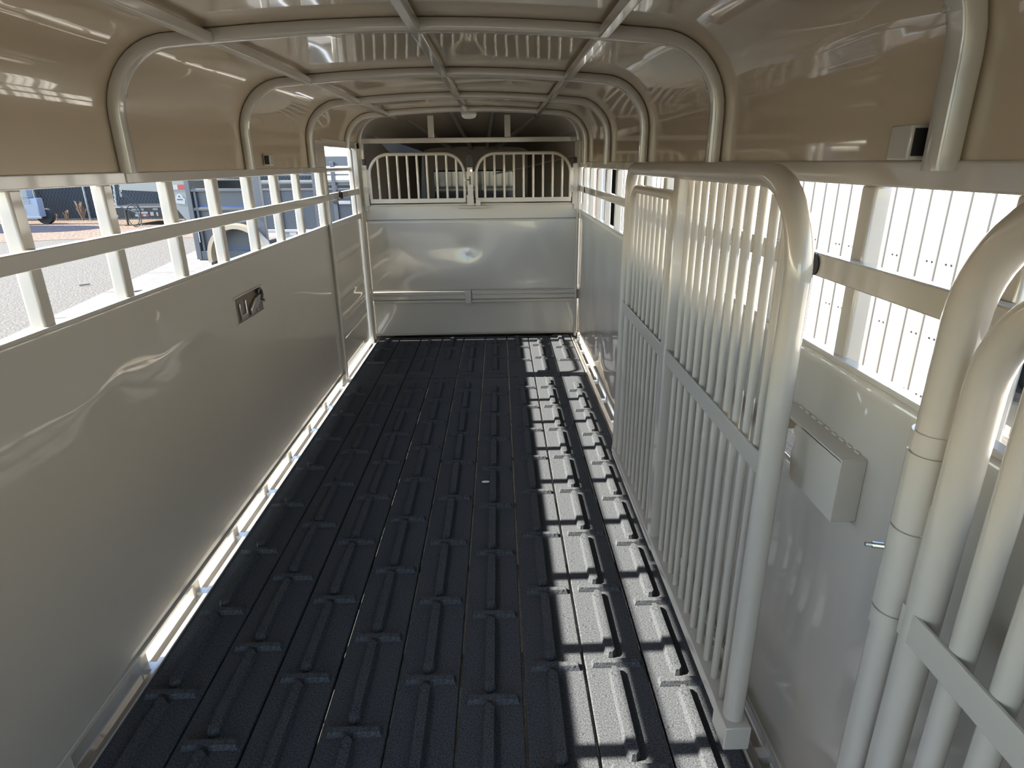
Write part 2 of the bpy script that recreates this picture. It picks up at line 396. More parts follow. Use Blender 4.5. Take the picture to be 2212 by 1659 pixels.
# faint upper rail joint line
# ================================================================== DIVISION POST AND ESCAPE DOOR (left, far)
ts = empty('trim_3', kind='structure')
MB().box(-0.965, -0.935, 4.25, 4.452, 1.534, 1.70).build('header_plate', PAINT, ts, bevel=0.003)
MB().box(-0.99, -0.943, 4.458, 4.505, -0.03, 1.71).build('door_post', PAINT, ts, bevel=0.008)
MB().tube([(-0.945, 4.448, 0.0), (-0.945, 4.448, 1.15)], 0.010).build('edge_tube', PAINT, ts)
MB().tube([(-0.938, 5.575, 0.0), (-0.938, 5.575, 1.15)], 0.008).build('edge_tube', PAINT, ts)
MB().box(-0.985, -0.94, 5.50, 5.60, -0.03, 1.72).build('door_post', PAINT, ts, bevel=0.006)
MB().box(-0.985, -0.94, 4.455, 5.60, 1.665, 1.715).build('door_header', PAINT, ts, bevel=0.004)
dr = empty('door_1', kind='structure')
def dfn(u, v):
    y = 4.50+0.99*u; z = 0.03+1.09*v; x = -0.972
    for zc in (0.30, 0.44, 0.60, 0.88): x += 0.012*math.exp(-((z-zc)/0.022)**2) * min(1, 10*min(u, 1-u))
    return (x, y, z)
MB().grid(dfn, 24, 110).build('door_panel', SHEET, dr, solid=0.003)
MB().box(-0.982, -0.955, 4.50, 5.50, 1.105, 1.15).build('door_sill_tube', PAINT, dr, bevel=0.005)
MB().box(-0.975, -0.950, 4.50, 5.50, 1.305, 1.352).build('door_rail', PAINT, dr, bevel=0.004)
MB().box(-1.0, -0.962, 5.385, 5.43, 1.12, 1.665).build('door_stile', PAINT, dr, bevel=0.008)
lp = [(-0.995, 4.515, 1.14)]+[(-0.995, p, q) for p, q in arc(4.595, 1.43, 0.08, 180, 90, 6)]+[(-0.995, p, q) for p, q in arc(5.37, 1.43, 0.08, 90, 0, 6)]+[(-0.995, 5.45, 1.14)]
MB().tube(lp, 0.016, 12, (1, 0, 0)).build('door_loop', PAINT, dr)
la = MB().box(-0.955, -0.938, 4.80, 4.815, 1.315, 1.36).box(-0.955, -0.938, 4.85, 4.865, 1.30, 1.352).box(-0.952, -0.944, 4.80, 4.86, 1.318, 1.338)
la.build('door_latch', BLACK, dr)

# ================================================================== FRONT WALL
FY = 5.61
wf = empty('wall_front', kind='structure')
def ffn(z0, z1, seed, amp):
    def fn(u, v):
        x = -0.962+1.924*u; z = z0+(z1-z0)*v; e = min(1, 6*min(u, 1-u))*min(1, 6*min(v, 1-v))
        y = FY-amp*e*nz(x*1.7, z*2.3, seed)
        d1 = (x+0.04)**2*3+(z-0.83)**2*3
        y += 0.012*e*math.exp(-d1/0.02)
        return (x, y, z)
    return fn
MB().grid(ffn(0.436, 1.075, 2.2, 0.014), 60, 26).build('front_panel', SHEET, wf, solid=0.003)
MB().grid(ffn(0.02, 0.35, 6.2, 0.010), 60, 14).build('front_panel', SHEET, wf, solid=0.003)
MB().box(-0.962, 0.962, FY-0.006, FY+0.02, 1.078, 1.208).build('front_header', PAINT, wf, bevel=0.004)
MB().box(-0.93, 0.935, FY-0.02, FY+0.03, 1.196, 1.212).build('front_sill', PAINT, wf, bevel=0.003)
for (x0, x1) in ((-0.93, -0.085), (-0.02, 0.935)):
    rail = MB().prism([(FY-0.002, 0.325), (FY-0.022, 0.334), (FY-0.022, 0.352), (FY-0.012, 0.358), (FY-0.030, 0.368), (FY-0.030, 0.392), (FY-0.012, 0.402), (FY-0.018, 0.41), (FY-0.018, 0.425), (FY-0.002, 0.438)], 0, x0, x1)
    rail.build('slider_rail', PAINT, wf, ang=20)
MB().box(-0.086, -0.028, FY-0.036, FY, 0.322, 0.446).build('rail_bracket', PAINT, wf, bevel=0.006)
for k in range(3): MB().box(-0.052, -0.046, FY-0.008, FY+0.002, 0.70+k*0.022, 0.706+k*0.022).build('weld_spot', PAINT, wf, bevel=0.002)
MB().tube([(0.938, FY-0.02, 0), (0.938, FY-0.02, 1.72)], 0.012).build('corner_bead', PAINT, wf)
MB().box(0.90, 0.955, FY-0.03, FY+0.01, 1.15, 1.72).build('corner_post', PAINT, wf, bevel=0.006)
MB().box(-0.955, -0.90, FY-0.02, FY+0.01, 1.15, 1.72).build('corner_post', PAINT, wf, bevel=0.006)
MB().box(-0.945, 0.945, FY-0.02, FY+0.02, 1.709, 1.750).build('top_bar', PAINT, wf, bevel=0.005)
for x in (-0.322, 0.325): MB().box(x-0.026, x+0.026, FY-0.018, FY+0.012, 1.75, 1.925).build('stub_post', PAINT, wf, bevel=0.004)
MB().box(-0.99, 0.99, FY+0.03, FY+0.05, 0.02, 1.2).build('front_backing', PAINT, wf)
# nose compartment beyond the front wall
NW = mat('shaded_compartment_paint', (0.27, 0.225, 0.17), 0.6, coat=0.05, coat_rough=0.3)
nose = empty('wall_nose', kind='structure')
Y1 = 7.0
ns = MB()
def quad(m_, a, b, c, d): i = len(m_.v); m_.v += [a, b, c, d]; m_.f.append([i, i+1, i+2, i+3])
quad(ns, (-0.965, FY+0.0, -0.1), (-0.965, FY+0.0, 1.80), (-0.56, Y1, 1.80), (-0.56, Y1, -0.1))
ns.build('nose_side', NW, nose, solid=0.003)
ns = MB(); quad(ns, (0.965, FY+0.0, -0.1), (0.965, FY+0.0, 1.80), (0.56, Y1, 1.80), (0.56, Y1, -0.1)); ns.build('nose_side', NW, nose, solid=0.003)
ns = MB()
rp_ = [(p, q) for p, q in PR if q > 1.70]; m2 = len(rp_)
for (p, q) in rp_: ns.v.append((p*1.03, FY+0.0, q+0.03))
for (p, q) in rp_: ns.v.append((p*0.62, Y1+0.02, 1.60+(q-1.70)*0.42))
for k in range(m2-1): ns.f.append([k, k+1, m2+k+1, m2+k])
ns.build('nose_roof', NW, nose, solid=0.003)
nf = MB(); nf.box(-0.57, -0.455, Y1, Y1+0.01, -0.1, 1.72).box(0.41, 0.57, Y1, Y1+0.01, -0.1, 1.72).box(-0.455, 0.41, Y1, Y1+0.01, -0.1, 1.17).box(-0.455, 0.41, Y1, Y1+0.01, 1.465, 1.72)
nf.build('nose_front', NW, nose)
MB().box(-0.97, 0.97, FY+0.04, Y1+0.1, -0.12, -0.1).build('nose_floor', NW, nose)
for (xa, xb) in ((-0.62, -0.25), (-0.15, -0.04), (0.20, 0.12), (0.62, 0.22)):
    MB().beam((xa, FY+0.06, 1.955), (xb, Y1-0.02, 1.69), 0.03, 0.03, (0, 0, 1)).build('nose_rib', PAINT, nose)
MB().tube([(0.56, Y1-0.05, 1.50), (0.93, FY+0.1, 1.60)], 0.010).build('nose_seam', PAINT, nose)
MB().tube([(0.18, Y1-0.01, 1.43), (0.56, Y1-0.05, 1.50)], 0.010).build('nose_seam', PAINT, nose)
wn = empty('window_1', kind='structure')
MB().box(-0.455, 0.41, Y1+0.002, Y1+0.008, 1.17, 1.465).build('window_pane', WGLASS, wn)
gk = MB().tube([(-0.455, Y1-0.004, 1.19)]+[(p, Y1-0.004, q) for p, q in arc(0.37, 1.205, 0.035, -90, 0, 5)]+[(p, Y1-0.004, q) for p, q in arc(0.37, 1.43, 0.035, 0, 90, 5)]+[(-0.455, Y1-0.004, 1.465)], 0.007, 8, (0, 1, 0))
gk.build('window_gasket', DARKST, wn)
# dome light
dl = empty('dome_light', (0.02, 5.19, 1.905), label='small white oval dome light under the roof bow before the front wall', cat='light')
MB().sweep([(-0.042, 0, 0), (0.042, 0, 0)], [(0.03*cos(a), 0.012*sin(a)) for a in [pi*k/6 for k in range(12)]], (0, 0, 1)).build('lamp_lens', LENS, dl)
l_ = MB(); n = 20
for lv, (f, z) in enumerate(((1.0, 0.0), (1.0, -0.010), (0.86, -0.026), (0.5, -0.034), (0.02, -0.036))):
    for k in range(n): l_.v.append((0.058*f*cos(2*pi*k/n), 0.04*f*sin(2*pi*k/n), z))
for lv in range(4):
    for k in range(n): l_.f.append([lv*n+k, lv*n+(k+1) % n, (lv+1)*n+(k+1) % n, (lv+1)*n+k])
l_.f.append([k for k in range(n)]); l_.build('lamp_dome', LENS, dl)
bpy.data.objects.remove(bpy.data.objects['lamp_lens'])
MB().box(-0.06, 0.06, -0.042, 0.042, -0.002, 0.012).build('lamp_base', PAINT, dl, bevel=0.004)

# ================================================================== HEAD GRILLES
def grille(x0, x1, lab, barx):
    o = empty('head_grille', ((x0+x1)/2, FY-0.045, 1.236), label=lab, cat='gate', group='barred head grilles over the front wall')
    h = (x1-x0)/2; zb = 0.022; top = 0.385; r = 0.165
    fr_ = [(-h+0.008, 0, zb)]+[(p, 0, q) for p, q in arc(-h+0.008+r, top-r, r, 180, 90, 10)]+[(p, 0, q) for p, q in arc(h-0.008-r, top-r, r, 90, 0, 10)]+[(h-0.008, 0, zb)]
    MB().tube(fr_, 0.014, 12, (0, 1, 0)).build('frame', PAINT, o)
    MB().box(-h, h, -0.014, 0.014, -0.014, 0.024).build('bottom_rail', PAINT, o, bevel=0.003)
    for bx in barx:
        x = bx-(x0+x1)/2; zz = top
        dx = abs(x)-(h-0.008-r)
        if dx > 0: zz = top-r+sqrt(max(0, r*r-dx*dx))
        MB().tube([(x, 0, 0.02), (x, 0, zz)], 0.0105, 10, (1, 0, 0)).build('bar', PAINT, o)
    return o
s_ = lambda px, z0=1.25: None
gl = [-0.87+0.0835*k for k in range(1, 10)]
gr_ = [0.041+0.0835*k for k in range(1, 10)]
grille(-0.872, -0.043, 'arched barred tan grille hinged at the escape door side of the front wall', gl)
grille(0.041, 0.872, 'arched barred tan grille hinged at the corner beside the folded gate', gr_)
for sgn, lab in ((-1, 'black-topped flat hinge plate beside the grille on the escape door side'), (1, 'flat hinge plate with barrel beside the grille nearest the folded gate')):
    o = empty('hinge_plate', (sgn*0.905, FY-0.04, 1.20), label=lab, cat='hinge', group='grille hinge plates')
    MB().box(-0.022, 0.022, -0.006, 0.006, 0.0, 0.335).build('plate', PAINT, o, bevel=0.002)
    MB().tube([(-sgn*0.026, -0.006, 0.10), (-sgn*0.026, -0.006, 0.145), ], 0.009).tube([(-sgn*0.026, -0.006, 0.15), (-sgn*0.026, -0.006, 0.30)], 0.009).build('hinge_barrel', PAINT, o)
    MB().box(-0.012, 0.012, -0.004, 0.02, 0.34, 0.385).build('rubber_stop', BLACK, o, bevel=0.003)
# centre latch
o = empty('grille_latch', (0.0, FY-0.075, 1.20), label='upright spring latch with black rubber grip between the two head grilles', cat='latch')
MB().box(-0.034, 0.024, -0.004, 0.004, 0.0, 0.085).box(-0.026, 0.022, -0.004, 0.004, 0.08, 0.315).build('latch_plate', mat('worn_paint', (0.42, 0.39, 0.34), 0.35, coat=0.5), o, bevel=0.002)
MB().prism(arc(-0.001, 0.40, 0.024, 0, 180, 8)+[(-0.025, 0.31), (0.023, 0.31)], 1, -0.012, 0.010).build('rubber_grip', BLACK, o, bevel=0.004)
MB().tube([(0.010, -0.004, 0.285), (0.010, -0.014, 0.285)], 0.011, 10, (0, 0, 1)).build('bolt_head', STEEL, o)
MB().prism(arc(-0.002, 0.235, 0.005, 0, 180, 5)+arc(-0.002, 0.175, 0.005, 180, 360, 5), 1, -0.0055, -0.0035).build('slot', DARKST, o)
MB().tube([(-0.004, -0.008, 0.21), (-0.036, -0.012, 0.21)], 0.005, 8, (0, 0, 1)).tube([(-0.042+0.008*cos(a), -0.012, 0.21+0.008*sin(a)) for a in [2*pi*k/12 for k in range(12)]], 0.0025, 6, (0, 1, 0), True).build('pull_pin', STEEL, o)
MB().tube([(-0.105, 0.02, -0.016), (0.13, 0.02, -0.016)], 0.013, 10, (0, 0, 1)).tube([(-0.04, 0.02, -0.016), (0.06, 0.02, -0.016)], 0.0145, 10, (0, 0, 1)).build('latch_rod', PAINT, o)
MB().box(0.042, 0.082, -0.004, 0.02, -0.005, 0.048).build('keeper', PAINT, o, bevel=0.004)

# ================================================================== FOLDED DIVIDER GATE
GX = 0.84
def bars(parent, ys, zb, ztop, r, name='bar'):
    for y in ys: MB().tube([(0, y, zb(y) if callable(zb) else zb), (0, y, ztop(y) if callable(ztop) else ztop)], r, 12, (1, 0, 0)).build(name, PAINT, parent)
ga = empty('divider_gate', (GX, 0, 0), label='long tan barred divider gate folded flat along the wall behind the black floor', cat='gate')
yn, yf, zt, zb, r1 = 1.215, 2.885, 1.517, 0.165, 0.0265
rn, rf = 0.20, 0.09
fr_ = [(0, yn, zb-0.03)]+[(0, p, q) for p, q in arc(yn+rn, zt-rn, rn, 180, 90, 12)]+[(0, p, q) for p, q in arc(yf-rf, zt-rf, rf, 90, 0, 8)]+[(0, yf, zb-0.03)]
MB().tube(fr_, r1, 16, (1, 0, 0)).build('frame', PAINT, ga)
MB().box(-0.026, 0.026, yn-0.02, yf+0.02, zb-0.055, zb-0.018).build('bottom_rail', PAINT, ga, bevel=0.004)
MB().box(-0.034, 0.034, yn-0.045, yn+0.045, zb-0.075, zb+0.0).build('foot_block', PAINT, ga, bevel=0.003)
MB().box(-0.022, 0.022, 2.058, 2.106, zb-0.04, zt-0.01).build('middle_post', PAINT, ga, bevel=0.006)
def ztop1(y):
    d = (yn+rn)-y
    return zt-rn+sqrt(max(0, rn*rn-d*d)) if d > 0 else zt-0.01
bars(ga, [1.29+0.0685*k for k in range(11)], zb-0.03, ztop1, 0.0108)
MB().box(-0.019, -0.013, yn, 2.06, 0.872, 0.922).build('strap', PAINT, ga, bevel=0.001)
sg = empty('slide_gate', parent=ga)
iy0, iy1, izt, ir = 2.125, 2.80, 1.436, 0.075
fr_ = [(0, iy0, zb-0.03)]+[(0, p, q) for p, q in arc(iy0+ir, izt-ir, ir, 180, 90, 8)]+[(0, p, q) for p, q in arc(iy1-ir, izt-ir, ir, 90, 0, 8)]+[(0, iy1, zb-0.03)]
MB().tube(fr_, 0.018, 14, (1, 0, 0)).build('slide_frame', PAINT, sg)
def zt2(y):
    d = max(iy0+ir-y, y-(iy1-ir)); return izt-ir+sqrt(max(0, ir*ir-d*d)) if d > 0 else izt
bars(sg, [iy0+0.0735*k for k in range(1, 9)], zb-0.03, zt2, 0.0095, 'slide_bar')
MB().box(-0.019, -0.013, iy0-0.02, iy1+0.06, 0.872, 0.922).build('slide_strap', PAINT, sg, bevel=0.001)
MB().box(-0.03, -0.008, 2.02, 2.86, 0.112, 0.132).build('slide_track', PAINT, ga, bevel=0.002)
# its hinge post on the wall side
hp = empty('hinge_post', (0.885, 2.955, 0), label='slim hinge pipe carrying the far end of the folded divider gate', cat='post')
MB().tube([(0, 0, 0.0), (0, 0, 1.50)], 0.022, 14, (1, 0, 0)).build('pipe', PAINT, hp)
for z in (0.35, 1.05): MB().tube([(0, 0, z), (0, 0, z+0.16)], 0.026, 14, (1, 0, 0)).build('sleeve', PAINT, hp)
MB().box(-0.03, 0.0, -0.05, 0.0, 1.10, 1.16).build('hinge_lug', PAINT, hp, bevel=0.003)
MB().tube([(-0.03, 0.0, 1.19), (-0.05, 0.0, 1.188)], 0.007, 8, (0, 0, 1)).build('grease_fitting', DARKST, hp)

# ================================================================== NEAR HINGE PIPE AND NEAR GATE
h2 = empty('gate_hinge_pipe', (0.838, 0.752, 0), label='thick bent hinge pipe with sleeves standing between folded gate and cropped gate', cat='post')
z_t = 1.51; rb = 0.16
pth = [(0, 0, 0.0), (0, 0, 0.6), (0, 0, 1.2)]+[(0, p, q) for p, q in arc(-rb, z_t-rb, rb, 0, 90, 12)]+[(0, -0.6, z_t), (0, -0.95, z_t)]
MB().tube(pth, 0.0265, 20, (1, 0, 0)).build('pipe', PAINT, h2)
for (z0, z1) in ((1.168, 1.198), (1.048, 1.166), (0.905, 1.046), (0.872, 0.903), (0.30, 0.33)):
    MB().tube([(0, 0, z0+0.0012), (0, 0, z1-0.0012)], 0.0305, 20, (1, 0, 0)).build('sleeve', PAINT, h2)
gf = MB().tube([(-0.03, 0.012, 1.005), (-0.045, 0.016, 1.005)], 0.005, 10, (0, 0, 1)).tube([(-0.045, 0.016, 1.005), (-0.054, 0.018, 1.005)], 0.0035, 8, (0, 0, 1))
gf.build('grease_fitting', STEEL, h2, label='shiny grease fitting')
g2 = empty('near_gate', (0.838, 0, 0), label='cropped tan barred gate hung on the thick hinge pipe at the picture edge', cat='gate')
ry = 0.14; zt2_ = 1.42
pth = [(0, 0.694, 0.12)]+[(0, p, q) for p, q in arc(0.694-ry, zt2_-ry, ry, 0, 90, 10)]+[(0, p, q) for p, q in arc(-0.35, zt2_-ry, ry, 90, 180, 10)]+[(0, -0.49, 0.12)]
MB().tube(pth, 0.0235, 18, (1, 0, 0)).build('frame', PAINT, g2)
for z0, z1 in ((0.90, 1.10), (0.25, 0.38)): MB().box(-0.008, 0.008, 0.70, 0.745, z0, z1).build('weld_plate', PAINT, g2, bevel=0.003)
for y in (0.618, 0.547, 0.475, 0.40, 0.325, 0.25, 0.175, 0.1, 0.02, -0.06, -0.14, -0.22, -0.3, -0.38):
    d = max(y-(0.694-ry), -0.35-y); zz = zt2_-ry+sqrt(max(0, ry*ry-d*d)) if d > 0 else zt2_
    MB().tube([(0, y, 0.12), (0, y, zz)], 0.0165, 16, (1, 0, 0)).build('bar', PAINT, g2)
MB().box(-0.022, -0.016, -0.49, 0.71, 0.895, 0.945).build('strap', PAINT, g2, bevel=0.001)
MB().box(-0.026, 0.026, -0.5, 0.70, 0.09, 0.13).build('bottom_rail', PAINT, g2, bevel=0.004)

# ================================================================== LATCH COVER (right wall)
lc = empty('latch_cover', (0.955, 1.07, 0.85), label='bent tan steel cover plate welded over the latch slot beside the folded gate', cat='latch cover')
DX = -0.042
MB().prism([(0.0, 0.0), (0.0, 0.138), (0.16, 0.138), (0.19, 0.132), (0.20, 0.115), (0.185, 0.10), (0.195, 0.06), (0.185, 0.0)], 0, DX-0.004, DX).build('cover_face', PAINT, lc, bevel=0.001)
MB().box(DX-0.004, 0.006, -0.002, 0.300, 0.134, 0.140).build('top_flange', PAINT, lc, bevel=0.001)
MB().box(DX-0.004, 0.006, -0.004, 0.002, 0.0, 0.138).build('end_flange', PAINT, lc, bevel=0.001)
for k in range(9): MB().box(0.0, 0.009, 0.02+k*0.03, 0.038+k*0.03, 0.137, 0.143).build('weld_bead', PAINT, lc, bevel=0.002)
sb = empty('slam_bolt', (0.90, 1.27, 0.93), label='flat steel latch bolt poking through the wall slot beside the folded gate', cat='latch')
MB().box(-0.02, 0.16, 0.06, 0.10, 0.010, 0.036).build('bolt', mat('brown_tint_paint', (0.22, 0.17, 0.12), 0.4), sb, bevel=0.002)
MB().box(0.10, 0.13, -0.04, 0.18, -0.055, 0.0).build('striker_plate', PAINT, sb, bevel=0.002)

# ================================================================== SLAM LATCH (left wall)
lt = empty('slam_latch', (-0.968, 2.92, 0.92), label='recessed slam latch with black hook set in the sheet wall below the slatted opening', cat='latch')
L2 = 0.17
MB().box(0.002, 0.010, -L2, L2, 0.058, 0.066).build('top_lip', PAINT, lt, bevel=0.002)
MB().box(0.002, 0.010, -L2, L2, -0.066, -0.058).build('bottom_lip', PAINT, lt, bevel=0.002)
for q_ in (-L2, L2-0.01): MB().box(-0.004, 0.0055, q_, q_+0.01, -0.06, 0.06).build('side_lip', PAINT, lt)
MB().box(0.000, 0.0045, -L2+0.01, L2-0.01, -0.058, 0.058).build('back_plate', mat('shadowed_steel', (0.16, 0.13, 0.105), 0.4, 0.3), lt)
MB().prism([(-0.13, -0.05), (-0.06, -0.05), (-0.05, -0.03), (-0.055, 0.035), (-0.065, 0.035), (-0.065, -0.025), (-0.12, -0.025), (-0.125, 0.03), (-0.135, 0.03)], 0, 0.005, 0.014).build('u_bracket', STEEL, lt, bevel=0.002, label='bare steel bracket')
MB().prism([(-0.02, -0.05), (0.06, -0.03), (0.13, 0.01), (0.13, 0.035), (0.04, 0.02), (-0.02, -0.015)], 0, 0.006, 0.020).build('lever', STEEL, lt, bevel=0.004, label='shiny steel lever')
hk = [(0.0, p, q) for p, q in arc(0.10, 0.025, 0.028, -60, 150, 9)]
MB().tube([(0.018, p, q) for (_, p, q) in hk], 0.009, 8, (1, 0, 0)).build('hook', BLACK, lt, label='black hook')
for y, z in ((0.045, -0.035), (0.135, -0.008)): MB().tube([(0.02, y, z), (0.026, y, z)], 0.008, 8, (0, 0, 1)).build('rivet', STEEL, lt)
# ================================================================== SMALL THINGS
o = MB().grid(lambda u, v: (0.150+0.022*cos(2*pi*u)*sin(pi*v), 2.785+0.012*sin(2*pi*u)*sin(pi*v), 0.006+0.003*cos(pi*v)), 12, 6)
o.build('paper_scrap', LENS, None, label='tiny white scrap lying on the black floor near its centre', cat='scrap')
rg = empty('eye_ring', (1.035, 0.855, 1.235), label='grey steel eye ring outside the wall behind the cropped gate', cat='ring')
MB().tube([(0, 0.034*cos(2*pi*k/24), 0.034*sin(2*pi*k/24)) for k in range(24)], 0.012, 10, (1, 0, 0), True).build('ring', GALV, rg)
MB().box(0.012, 0.03, -0.03, 0.10, -0.09, 0.05).build('bracket', GALV, rg, bevel=0.004)

# ================================================================== BUILDING (right)
bdv = Vector((-0.1244, 0.9922, 0)); bnv = Vector((0.9922, 0.1244, 0)); D = 4.3
BO = Vector((0.243, 0, 0))+bnv*D
bl = empty('building', tuple(BO+Vector((0, 0, GZ))), math.atan2(-bdv.x, bdv.y), label='cream ribbed metal building close outside, with an open brown-trimmed doorway', cat='building')
HB = 3.4                                        # local frame: y along the wall, x away from the trailer
def bb(name, m, x0, x1, y0, y1, z0, z1, par=bl, bevel=0): return MB().box(x0, x1, y0, y1, z0, z1).build(name, m, par, bevel=bevel)
bb('siding_wall', SIDE, 0, 0.12, -6, 13.2, 0, HB)
bb('siding_wall', SIDE, 0, 0.12, 14.75, 30, 0, HB)
bb('siding_wall', SIDE, 0, 0.12, 13.2, 14.75, 2.3, HB)
bb('door_trim', BROWN, -0.05, 0.12, 14.95, 15.38, 0, 2.4); bb('door_trim', BROWN, -0.04, 0.12, 13.1, 13.22, 0, 2.4)
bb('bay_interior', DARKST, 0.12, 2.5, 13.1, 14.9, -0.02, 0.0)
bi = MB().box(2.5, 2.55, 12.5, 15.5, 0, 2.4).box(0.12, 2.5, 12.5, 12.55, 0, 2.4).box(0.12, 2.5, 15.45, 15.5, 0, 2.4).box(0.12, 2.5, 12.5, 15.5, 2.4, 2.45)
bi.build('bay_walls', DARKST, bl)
bb('roof', SIDE, 0.0, 6, -6, 30, HB, HB+0.1)
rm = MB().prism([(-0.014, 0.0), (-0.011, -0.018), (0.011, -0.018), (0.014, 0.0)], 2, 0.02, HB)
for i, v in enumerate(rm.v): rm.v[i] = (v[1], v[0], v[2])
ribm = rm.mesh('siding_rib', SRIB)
sl0 = 0.205; off = 4.3*1.2232 % 0.205
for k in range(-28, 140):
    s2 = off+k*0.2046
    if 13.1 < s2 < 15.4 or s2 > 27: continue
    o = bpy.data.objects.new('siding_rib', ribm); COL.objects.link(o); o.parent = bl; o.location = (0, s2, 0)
# thin ribs would read as lines: narrow them
scm = MB()
for row in (1.31, 0.71, 0.08, -0.44):
    for k in range(-10, 50):
        for dx in (0.045, 0.10):
            s2 = off+k*0.2046+dx; z = row+1.55-1.55-GZ
            if (k*7+int(dx*100)) % 3 == 0: continue
            scm.box(-0.006, 0, s2-0.009, s2+0.009, z-0.009, z+0.009)
scm.build('screw_heads', BLACK, bl, kind='stuff')
# goods in the doorway
def on_b(s, z, x=0.0): return tuple(BO+bdv*s+bnv*x+Vector((0, 0, z)))
rk = empty('pallet_rack', on_b(13.75, GZ, 1.9), math.atan2(-bdv.x, bdv.y), label='rack with an orange beam standing in the dark doorway of the cream building', cat='rack')
MB().box(-0.05, 0.05, -0.75, 0.75, 1.60, 1.95).build('beam', ORANGE, rk, bevel=0.01)
for y in (-0.7, 0.7): MB().box(-0.05, 0.05, y-0.04, y+0.04, 0, 2.2).build('upright', DARKST, rk)
MB().box(-0.3, 0.3, -0.7, 0.7, 1.05, 1.10).build('shelf', DARKST, rk)
tb = empty('tool_box', on_b(13.65, GZ, 0.7), math.atan2(-bdv.x, bdv.y), label='pale orange and white box low in the dark doorway', cat='box')
MB().box(-0.2, 0.2, -0.25, 0.25, 0.55, 0.80).build('lid', LENS, tb, bevel=0.02); MB().box(-0.2, 0.2, -0.25, 0.25, 0.0, 0.55).build('body', ORANGE, tb, bevel=0.02)
cb = empty('compressor', on_b(14.35, GZ, 0.8), math.atan2(-bdv.x, bdv.y), label='dark machine with round tank in the doorway beside the orange box', cat='machine')
MB().tube([(-0.0, -0.3, 0.95), (0.0, 0.3, 0.95)], 0.16, 16, (0, 0, 1)).build('tank', GREYT, cb)
MB().box(-0.2, 0.2, -0.3, 0.3, 0.0, 0.8).build('base', DARKST, cb, bevel=0.02)

# ================================================================== GREY STOCK TRAILER (yard, first)
A1 = Vector((-5.245, 11.337, 0)); B1 = Vector((-4.101, 11.229, 0)); u1 = (B1-A1).normalized(); rz1 = math.atan2(u1.y, u1.x)
t1 = empty('stock_trailer', (A1.x, A1.y, GZ), rz1, label='grey gooseneck stock trailer with red and white tape parked nearest the opening', cat='trailer')
z = lambda v: v-GZ
def tb_(name, m, x0, x1, y0, y1, z0, z1, par, bevel=0.004): return MB().box(x0, x1, y0, y1, z(z0), z(z1)).build(name, m, par, bevel=bevel)
tb_('corner_post', GREYT, 0.0, 0.09, -0.02, 0.06, -0.05, 1.75, t1)
tb_('corner_post', GREYT, 1.24, 1.36, -0.03, 0.06, -0.05, 1.75, t1)
tb_('side_panel', GREYT, 0.09, 1.24, 0.05, 0.06, -0.05, 1.14, t1)
for (z0, z1) in ((1.12, 1.17), (0.80, 0.85), (0.50, 0.55), (-0.05, 0.10), (1.5, 1.54), (1.3, 1.33)):
    tb_('side_rail', GREYT, 0.09, 1.24, -0.01, 0.04, z0, z1, t1)
tb_('inner_stile', GREYT, 0.13, 0.17, 0.0, 0.04, 0.1, 1.12, t1); tb_('inner_stile', GREYT, 1.05, 1.09, 0.0, 0.04, 0.1, 1.12, t1)
tb_('stripe', BLUE, 0.17, 1.05, 0.040, 0.049, 0.855, 0.88, t1); tb_('stripe', BLUE, 0.17, 1.05, 0.040, 0.049, 0.12, 0.14, t1)
tb_('hinge_rod', GALV, 0.105, 0.12, -0.03, -0.012, 0.25, 0.45, t1); tb_('latch_rod', GALV, 1.20, 1.215, -0.05, -0.03, 0.70, 0.88, t1)
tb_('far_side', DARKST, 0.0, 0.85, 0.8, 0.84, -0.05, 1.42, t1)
tb_('deck', GREYT, 0.0, 1.36, 0.05, 0.8, -0.08, 0.0, t1); tb_('roof', GREYT, -1.2, 1.4, -0.02, 0.85, 1.75, 1.80, t1)
tb_('jack_leg', DARKST, 0.24, 0.32, 0.0, 0.08, -0.45, -0.05, t1)
ns = MB().prism([(0.0, z(1.75)), (0.0, z(0.55)), (-0.06, z(0.60)), (-0.42, z(1.12)), (-1.2, z(1.16)), (-1.2, z(1.75))], 1, 0.0, 0.04); ns.build('nose_panel', GREYL, t1, bevel=0.004, label='light grey nose panel')
ns = MB().prism([(0.0, z(1.75)), (0.0, z(0.55)), (-0.06, z(0.60)), (-0.42, z(1.12)), (-1.2, z(1.16)), (-1.2, z(1.75))], 1, 0.8, 0.84); ns.build('nose_panel', GREYL, t1, label='light grey nose panel')
tb_('red_tape', RED, -0.40, -0.30, -0.006, -0.001, 1.16, 1.24, t1, 0); tb_('white_tape', WHITE, -0.30, -0.13, -0.006, -0.001, 1.16, 1.24, t1, 0); tb_('red_tape', RED, -0.13, -0.01, -0.006, -0.001, 1.16, 1.24, t1, 0)
dec = MB().prism(arc(-0.13, z(1.02), 0.07, 0, 180, 10)+[(-0.23, z(1.0)), (-0.21, z(0.93)), (-0.05, z(0.91)), (-0.03, z(1.0))], 1, -0.006, -0.001); dec.build('logo_decal', WHITE, t1)
tb_('logo_mark', DARKST, -0.18, -0.08, -0.008, -0.005, 0.985, 1.0, t1, 0); tb_('logo_mark', DARKST, -0.145, -0.12, -0.008, -0.005, 1.03, 1.055, t1, 0)
fa = [(p, 0, q) for p, q in arc(0.88, z(0.02), 0.52, 190, -5, 20)]
MB().sweep([(p, -0.12, q) for (p, _, q) in fa], [(-0.035, -0.11), (0.035, -0.11), (0.055, 0), (0.035, 0.11), (-0.035, 0.11)], (0, 1, 0)).build('fender', PADTAN, t1, label='pale tan curved fender')

